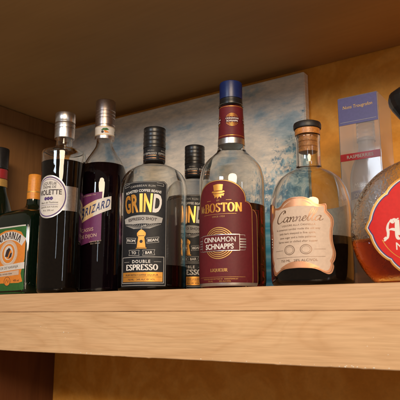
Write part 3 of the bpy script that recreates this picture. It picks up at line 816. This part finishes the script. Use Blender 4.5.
# ---- clear presentation box with a bottle inside
def gift_box():
    x0, x1, y0, y1, H = -.2597, -.2052, .150, .208, .2560
    cx, cy = (x0+x1)/2, (y0+y1)/2; w, d = (x1-x0)/2, (y1-y0)/2
    root = empty('gift_box', (cx, cy, .0005), math.radians(0))
    tag(root, 'tall clear plastic presentation box with violet top band, red band across its middle', 'box')
    bm = bmesh.new(); t = .0006
    def panel(a, b, c_, d_, e, f): box_bm(bm, a, b, c_, d_, e, f)
    box_bm(bm, -w, w, -d, d, 0, H, .0012)
    box_bm(bm, -w+t, w-t, -d+t, d-t, t, H-t, .0008)
    bm.faces.ensure_lookup_table(); k = len(bm.faces)//2
    for f in list(bm.faces)[k:]: f.normal_flip()
    obj('clear_shell', bm, 'clear_plastic', root, smooth=False)
    e = .0003
    def sleeve(name, z0, z1, mat, front_only=False):
        bm = bmesh.new()
        if front_only: box_bm(bm, -w+.001, w-.001, -d-2*e, -d-e, z0, z1)
        else:
            o_ = w+2*e; i_ = w+e; od = d+2*e; id_ = d+e
            ro = [bm.verts.new((a*o_, b*od, z)) for z in (z0, z1) for a, b in ((-1,-1),(1,-1),(1,1),(-1,1))]
            ri = [bm.verts.new((a*i_, b*id_, z)) for z in (z0, z1) for a, b in ((-1,-1),(1,-1),(1,1),(-1,1))]
            for q in range(4):
                q2 = (q+1) % 4
                bm.faces.new((ro[q], ro[q2], ro[q2+4], ro[q+4])); bm.faces.new((ri[q2], ri[q], ri[q+4], ri[q2+4]))
                bm.faces.new((ro[q+4], ro[q2+4], ri[q2+4], ri[q+4])); bm.faces.new((ro[q2], ro[q], ri[q], ri[q2]))
        return obj(name, bm, mat, root, smooth=False)
    tb = sleeve('top_band', .2165, .2545, 'box_violet', True)
    rb = sleeve('red_band', .1672, .1768, 'box_red', True)
    wf = lambda u, v, off: (u, -d-2*e-off, v)
    P = Print(wf, ['print_gold'], .02)
    P.text('Nons Trougrafon', 0, .2385, .0066, 'print_gold', 1, sx=.86, shear=.12)
    P.rect(-.024, .024, .2200, .2204, 'print_grey', 1)
    P.build('lettering', tb)
    P = Print(wf, ['print_grey'], .02)
    P.text('RASPBERRIES', 0, .1698, .0062, 'print_grey', 1, sx=1.0, bold=.01)
    P.build('lettering', rb)
    # bottle inside
    b = empty('boxed_bottle', (cx, cy, .0025), 0)
    tag(b, 'small clear bottle with violet label standing inside the clear box', 'bottle')
    prof = spline([(.021,.0), (.0235,.004), (.0240,.02), (.0240,.08), (.0240,.135), (.0232,.150), (.0200,.163), (.0145,.175), (.0112,.187), (.0105,.200)], 6)
    bottle_glass(b, prof, .02, 'milky_glass', None, wall=.002, segs=72)
    bm = bmesh.new(); loft(bm, ribbed(.0125, .0122, .196, .226, 5), 60); obj('cap', bm, 'milky_glass', b)
    P = Print(round_wrap(prof, .024), ['box_violet'])
    P.rect(-.024, .024, .1150, .1258, 'box_violet', 0); P.text('JOVEN', -.004, .1178, .0072, 'print_grey', 1, sx=1.05, bold=.01)
    P.rect(-.024, .024, .1140, .1148, 'print_grey', 0)
    P.text('Muscat', -.002, .1300, .0085, 'print_white', 1, shear=.3)
    P.build('front_label', b)
gift_box()

# ---- violet liqueur, tall cylinder
def violette():
    x, y = -.6680, .040
    root = empty('violet_liqueur_bottle', (x, y, 0.0005), face_cam(x, y, -37)); root.scale = (1, 1, 0.983)
    tag(root, 'tall straight-sided dark bottle with silver cap and oval VIOLETTE label', 'bottle')
    prof = spline([(.027,.0), (.0300,.003), (.0312,.008), (.0315,.02)], 4) + [(.0318,.08), (.0321,.15), (.0327,.185), (.0336,.205)] \
        + spline([(.0339,.214), (.0340,.2185), (.0334,.2220), (.0315,.2240), (.0260,.2252), (.0190,.2266), (.0145,.2290), (.0128,.233), (.0126,.238)], 5) + [(.0126,.246), (.0120,.262)]
    bottle_glass(root, prof, .2042, 'clear_glass', 'dark_spirit', wall=.0022)
    bm = bmesh.new(); loft(bm, [(.0125,.2455), (.0156,.2457), (.0158,.2465), (.0158,.2600), (.0153,.2606), (.0153,.2618), (.0159,.2624), (.0159,.2655), (.0154,.2662), (.0154,.2674), (.0159,.2680), (.0159,.2710), (.0155,.2716), (.0155,.2726), (.0159,.2732), (.0158,.2868), (.0151,.2882), (.0138,.2887), (.004,.2887)], 80)
    obj('cap', bm, 'brushed_silver', root)
    R = .0321; P = Print(round_wrap(prof, R), ['brushed_silver'])
    zc = .1455
    # silver strap running round and an oval badge over it
    P.rect(-.046, .0465, zc-.0215, zc+.0165, 'brushed_silver', 0)
    P.rect(.0440, .0450, zc-.0215, zc+.0165, 'print_dark', 1)
    P.disc(0, zc, .0290, 'paper_white', 2, ry=.0335, n=60)
    P.stroke(arcline(0, zc, .0262, .0304, 0, 360, 60)[:-1], .0016, 'print_violet', 3, closed=True)
    P.stroke(arcline(0, zc, .0284, .0329, 0, 360, 60)[:-1], .0006, 'foil_silver', 3, closed=True)
    P.text('LIQUEUR', 0, zc+.0188, .0066, 'print_dark', 4, sx=.9, warp=arc_warp(0, zc+.0188, .04))
    P.text('CREME DE', 0, zc+.0130, .0052, 'print_dark', 4, bold=.01)
    P.text('VIOLETTE', 0, zc+.0030, .0110, 'print_dark', 4, sx=.86, bold=.02)
    for k in range(-1, 2):
        for j in range(5):
            P.disc(k*.0052+.0016*math.cos(j*1.256), zc-.0030+.0016*math.sin(j*1.256), .0013, 'print_violet', 4, n=10)
    P.text('Fleurs de Toulouse', 0, zc-.0105, .0040, 'print_dark', 4, shear=.3)
    P.rect(-.016, .016, zc-.0130, zc-.0126, 'print_violet', 4)
    P.text('LIQUEUR AUX FLEURS', 0, zc-.0172, .0032, 'print_dark', 4)
    P.text('70 cl  20% vol', 0, zc-.0225, .0034, 'print_dark', 4)
    for k in range(26):
        t = math.radians(35+110*k/25)
        P.disc(.0233*math.cos(t), zc+.0272*math.sin(t), .0006, 'print_violet', 4, n=8)
    P.build('front_label', root)
violette()

# ---- cassis
def cassis():
    x, y = -.6545, .1165
    root = empty('cassis_bottle', (x, y, 0.0005), face_cam(x, y, -30)); root.scale = (1, 1, 0.986)
    tag(root, 'nearly black long-necked bottle with ribbed metal cap, purple label crossed by a slanting band', 'bottle')
    prof = spline([(.034,.0), (.0375,.003), (.0388,.008), (.0392,.02)], 4) + [(.0394,.1), (.0398,.16)] \
        + spline([(.0400,.1780), (.0394,.1900), (.0378,.2010), (.0342,.2130), (.0282,.2255), (.0208,.2375), (.0160,.2460), (.0138,.2535), (.0134,.2590)], 6) + [(.0134,.262), (.0128,.29)]
    bottle_glass(root, prof, .2140, 'clear_glass', 'cassis', wall=.0022)
    pr = [(.0134,.2600), (.0162,.2602), (.0164,.2612), (.0165,.2835), (.0160,.2842), (.0160,.2852)]
    z = .2852
    pr += [(.0166,z+.0006), (.0166,z+.0105), (.0161,z+.0112), (.0161,z+.0124), (.0166,z+.0130), (.0166,z+.0165), (.0161,z+.0172), (.0161,z+.0184), (.0166,z+.0190), (.0166,z+.0228), (.0161,z+.0235), (.0161,z+.0247), (.0166,z+.0253), (.0168,z+.0432), (.0160,z+.0446), (.0146,z+.0451), (.004,z+.0451)]
    bm = bmesh.new(); loft(bm, pr, 80)
    cap = obj('cap', bm, 'champagne_metal', root)
    P = Print(round_wrap([(.0164,.26), (.0165,.284)], .0165), ['paper_cream'], .002)
    P.rect(-.0515, .0515, .2655, .2815, 'paper_white', 0)
    P.rect(-.0515, .0515, .2660, .2668, 'print_gold', 1); P.rect(-.0515, .0515, .2802, .2810, 'print_gold', 1)
    for u in (-.026, .0085, .035):
        P.poly([(u-.007, .2735), (u-.003, .2775), (u+.003, .2780), (u+.007, .2755), (u+.002, .2735)], 'print_green', 1)
        P.poly([(u-.002, .2740), (u+.004, .2725), (u+.007, .2700), (u, .2695)], 'print_orange', 2)
        P.disc(u-.004, .2710, .0022, 'print_dark', 2, n=14)
    P.build('cap_band', cap)
    R = .0398; P = Print(round_wrap(prof, R), ['print_purple'])
    P.poly([(-.032, .073), (.0200, .0850), (.0200, .1630), (-.032, .1560)], 'print_purple', 0)
    P.text('LIQUEUR FONDEE 1755', -.006, .1555, .0030, 'paper_cream', 1, slope=.12)
    def bd(a, b): return (a, .1295+b+(a+.005)*.40)
    P.poly([bd(-.034, -.0145), bd(-.015, -.0125), bd(.008, -.0115), bd(.0345, -.0105), bd(.0345, .0110), bd(.010, .0135), bd(-.012, .0125), bd(-.034, .0130)], 'band_sand', 2)
    P.poly([bd(.006, -.0116), bd(.0345, -.0105), bd(.0345, .0110), bd(.012, .0132)], 'paper_white', 3)
    x_ = -.0178
    for ch, wd in (('B', .0101), ('R', .0075), ('I', .0040), ('Z', .0072), ('A', .0077), ('R', .0075), ('D', .0074)):
        vs, fs = text_mesh(ch, .02)
        mn, mxx = min(v[0] for v in vs), max(v[0] for v in vs); h_ = .0200 if wd > .009 else .0138
        w_ = wd*.84 if ch != 'I' else .0019; dy = -.0092 if wd > .009 else -.0058
        ym, yx = min(v[1] for v in vs), max(v[1] for v in vs)
        V = []
        for a, b in vs:
            qx = x_+(a-mn)/(mxx-mn)*w_; qy = (b-ym)/(yx-ym)*h_+dy
            V.append((qx+qy*.15, .1295+qy+(qx+.005)*.40))
        P._add(V, fs, 'print_blue', 4, False); x_ += wd
    P.text('Marie', -.028, .1395-.003, .0070, 'print_blue', 4, slope=.4, shear=.25)
    P.text('CASSIS', -.004, .0985, .0078, 'paper_cream', 1, sx=1.0, slope=.12)
    P.text('DE DIJON', -.002, .0885, .0078, 'paper_cream', 1, sx=.9, slope=.12)
    P.text('CREME DE FRUIT', .011, .0818, .0026, 'paper_cream', 1, slope=.12); P.text('70 cl - 15% vol', .011, .0785, .0026, 'paper_cream', 1, slope=.12)
    P.build('front_label', root)
cassis()

# ---- orange liqueur, square bottle
def naranja():
    x, y = -.7995, .095
    root = empty('orange_liqueur_bottle', (x, y, 0.0005), math.radians(-1.5))
    tag(root, 'square dark green bottle with orange cap and orange and green NARANJA label', 'bottle')
    prof = [(.044,.041,0,5), (.0475,.0445,.002,6), (.049,.046,.006,7), (.0495,.0465,.03,8), (.0495,.0465,.122,8)] \
        + spline([(.0485,.0455,.130,7), (.0455,.0430,.138,5.5), (.0385,.0370,.1430,4), (.0270,.0265,.1475,3), (.0170,.0170,.1520,2), (.0130,.0130,.1560,2), (.0118,.0118,.1620,2)], 5) + [(.0116,.0116,.174,2)]
    bm = bmesh.new(); loft(bm, prof, 128); obj('glass_body', bm, 'dark_green_glass', root)
    bm = bmesh.new(); loft(bm, [(.0112,.1672), (.0120,.1674), (.0120,.1790), (.0116,.1795), (.0116,.1820), (.0114,.2), (.0113,.2105), (.0106,.2120), (.0090,.2126), (.003,.2126)], 64); obj('cap', bm, 'orange_plastic', root)
    bm = bmesh.new(); loft(bm, [(.0119,.1790), (.0123,.1792), (.0123,.1812), (.0119,.1814)], 64); obj('cap_ring', bm, 'print_gold', root)
    P = Print(flat_wrap(prof), ['paper_white'], .005)
    W = .0425; ox = .0025; z0, z1 = .0015, .1145
    P.rect(ox-W, ox+W, z0, z1, 'paper_white', 0)
    P.rect(ox-W+.0022, ox+W-.0022, z0+.002, z1-.0022, 'print_green', 1)
    P.poly([(ox-.038, .022), (ox-.030, .020), (ox+.030, .020), (ox+.038, .022), (ox+.034, .035), (ox+.040, .058), (ox+.040, .090), (ox+.030, .103), (ox+.012, .108), (ox-.012, .108), (ox-.030, .103), (ox-.040, .090), (ox-.040, .058), (ox-.034, .035)], 'print_orange', 2)
    serif(P, 'NARANJA', ox, .0935, .0112, 'print_dark', 4, sx=.88, thick=.2, warp=arc_warp(ox, .0935, .050))
    aw = arc_warp(ox, .0900, .052)
    P.rect(ox-.0345, ox+.0345, .0912, .1055, 'paper_white', 3, warp=aw)
    P.disc(ox, .0690, .0235, 'paper_cream', 2.5, n=44, ry=.0215); P.disc(ox, .0690, .0185, 'paper_white', 3, n=44, ry=.0175); P.disc(ox, .0690, .0168, 'print_orange', 4, n=44, ry=.0160)
    P.disc(ox, .0700, .0118, 'paper_white', 5, n=36); P.disc(ox+.001, .0680, .0085, 'print_orange', 6, n=30)
    P.poly([(ox-.0085,.064), (ox-.005,.0745), (ox+.001,.0785), (ox+.0055,.0755), (ox+.002,.0700), (ox-.001,.063)], 'print_dark', 7)
    P.poly([(ox+.001,.0600), (ox+.0085,.0630), (ox+.0100,.0700), (ox+.0055,.0690)], 'print_dark', 7)
    P.poly([(ox-W+.002, .0380), (ox+W-.002, .0425), (ox+W-.002, .0530), (ox-W+.002, .0470)], 'paper_white', 5)
    P.text('LICOR DE NARANJA', ox, .0432, .0062, 'print_dark', 6, sx=.98, slope=.06)
    P.poly([(ox-W+.002, .0300), (ox+.030, .0330), (ox+.030, .0405), (ox-W+.002, .0360)], 'paper_cream', 5.5)
    P.text('Vodka y naranjas dulces', ox-.006, .0338, .0044, 'print_dark', 7, sx=.9, slope=.04)
    P.disc(ox+.001, .0230, .0075, 'print_orange', 4, n=24)
    P.stroke(arcline(ox+.001, .0230, .0080, .0072, 0, 360, 30)[:-1], .0007, 'print_dark', 5, closed=True)
    P.stroke(spline([(ox-.004,.020), (ox,.026), (ox+.003,.021), (ox+.005,.025)], 4), .0007, 'print_dark', 5)
    P.text('750 ml', ox-.024, .0225, .0045, 'print_dark', 5); P.text('40% vol', ox+.024, .0225, .0045, 'print_dark', 5)
    P.build('front_label', root)
naranja()

# ---- black-capped herbal bottle, cut off by the left edge
def herbal():
    x, y = -.888, .083
    root = empty('herbal_liqueur_bottle', (x, y, 0.0005), 0)
    tag(root, 'dark bottle with black cap and red and gold neck bands at the left edge', 'bottle')
    prof = spline([(.027,.0), (.0302,.003), (.0312,.01), (.0315,.03)], 4) + spline([(.0318,.135), (.0312,.1480), (.0285,.1600), (.0240,.1750), (.0192,.1880), (.0170,.1990), (.0162,.2100)], 5) + [(.0160,.25)]
    bm = bmesh.new(); loft(bm, prof, 96); obj('glass_body', bm, 'dark_green_glass', root)
    bm = bmesh.new(); loft(bm, [(.0160,.2325), (.0176,.2327), (.0177,.2340), (.0175,.2700), (.0168,.2718), (.0150,.2724), (.003,.2724)], 72); obj('cap', bm, 'black_plastic', root)
    bm = bmesh.new(); loft(bm, [(.0160,.2135), (.0170,.2137), (.0170,.2310), (.0160,.2314)], 72); obj('red_neck_band', bm, 'box_red', root)
    bm = bmesh.new(); loft(bm, [(.0164,.1985), (.0178,.1987), (.0172,.2125), (.0160,.2130)], 72); obj('gold_neck_band', bm, 'print_gold', root)
    P = Print(round_wrap(prof, .0316), ['print_green'])
    P.rect(-.026, .026, .03, .125, 'print_green', 0); P.stroke([(-.0245,.0315), (.0245,.0315), (.0245,.1235), (-.0245,.1235)], .0010, 'print_gold', 1, closed=True)
    P.build('front_label', root)
herbal()

# ================================================================== light and camera
w = bpy.data.worlds.new('World'); sc.world = w; w.use_nodes = True
bg = w.node_tree.nodes['Background']; bg.inputs['Color'].default_value = (1.0, .80, .60, 1); bg.inputs['Strength'].default_value = .21

def area(name, loc, target, sx, sy, power, col):
    l = bpy.data.lights.new(name, 'AREA'); l.shape = 'ELLIPSE' if 'lamp' in name else 'RECTANGLE'; l.size = sx; l.size_y = sy; l.energy = power; l.color = col
    o = bpy.data.objects.new(name, l); C.objects.link(o); o.location = loc
    o.rotation_euler = (Vector(target)-Vector(loc)).to_track_quat('-Z', 'Y').to_euler()
    return o
area('ceiling_lamp', (.95, -1.95, .82), (-.30, .0, .05), 1.3, .50, 52, (1.0, .77, .53))
area('window_light', (.35, -1.75, .42), (-.4, .1, .15), .12, .40, 1.1, (.80, .90, 1.0))
area('small_window', (-.56, -1.64, .585), (-.3, .1, .15), .42, .17, 6.5, (.78, .88, 1.0))
area('side_window', (1.5, -.75, .35), (-.4, .1, .15), .10, .5, 1.6, (.85, .92, 1.0))

cam = bpy.data.cameras.new('camera'); co = bpy.data.objects.new('camera', cam); C.objects.link(co)
co.location = (0, -.567, -.031); cam.sensor_width = 36; cam.lens = 577/400*36
co.rotation_euler = (math.radians(90+11.3), 0, math.radians(34))
cam.clip_start = .01; cam.clip_end = 50
cam.dof.use_dof = True; cam.dof.focus_distance = .80; cam.dof.aperture_fstop = 18
sc.camera = co
sc.render.engine = 'CYCLES'
cy = sc.cycles
cy.use_denoising = True; cy.max_bounces = 16; cy.transmission_bounces = 14; cy.transparent_max_bounces = 14; cy.diffuse_bounces = 4; cy.glossy_bounces = 6
cy.caustics_refractive = True; cy.caustics_reflective = False; cy.blur_glossy = .6; cy.sample_clamp_indirect = 4
sc.view_settings.view_transform = 'Standard'; sc.view_settings.look = 'None'; sc.view_settings.exposure = -0.04; sc.view_settings.gamma = 1
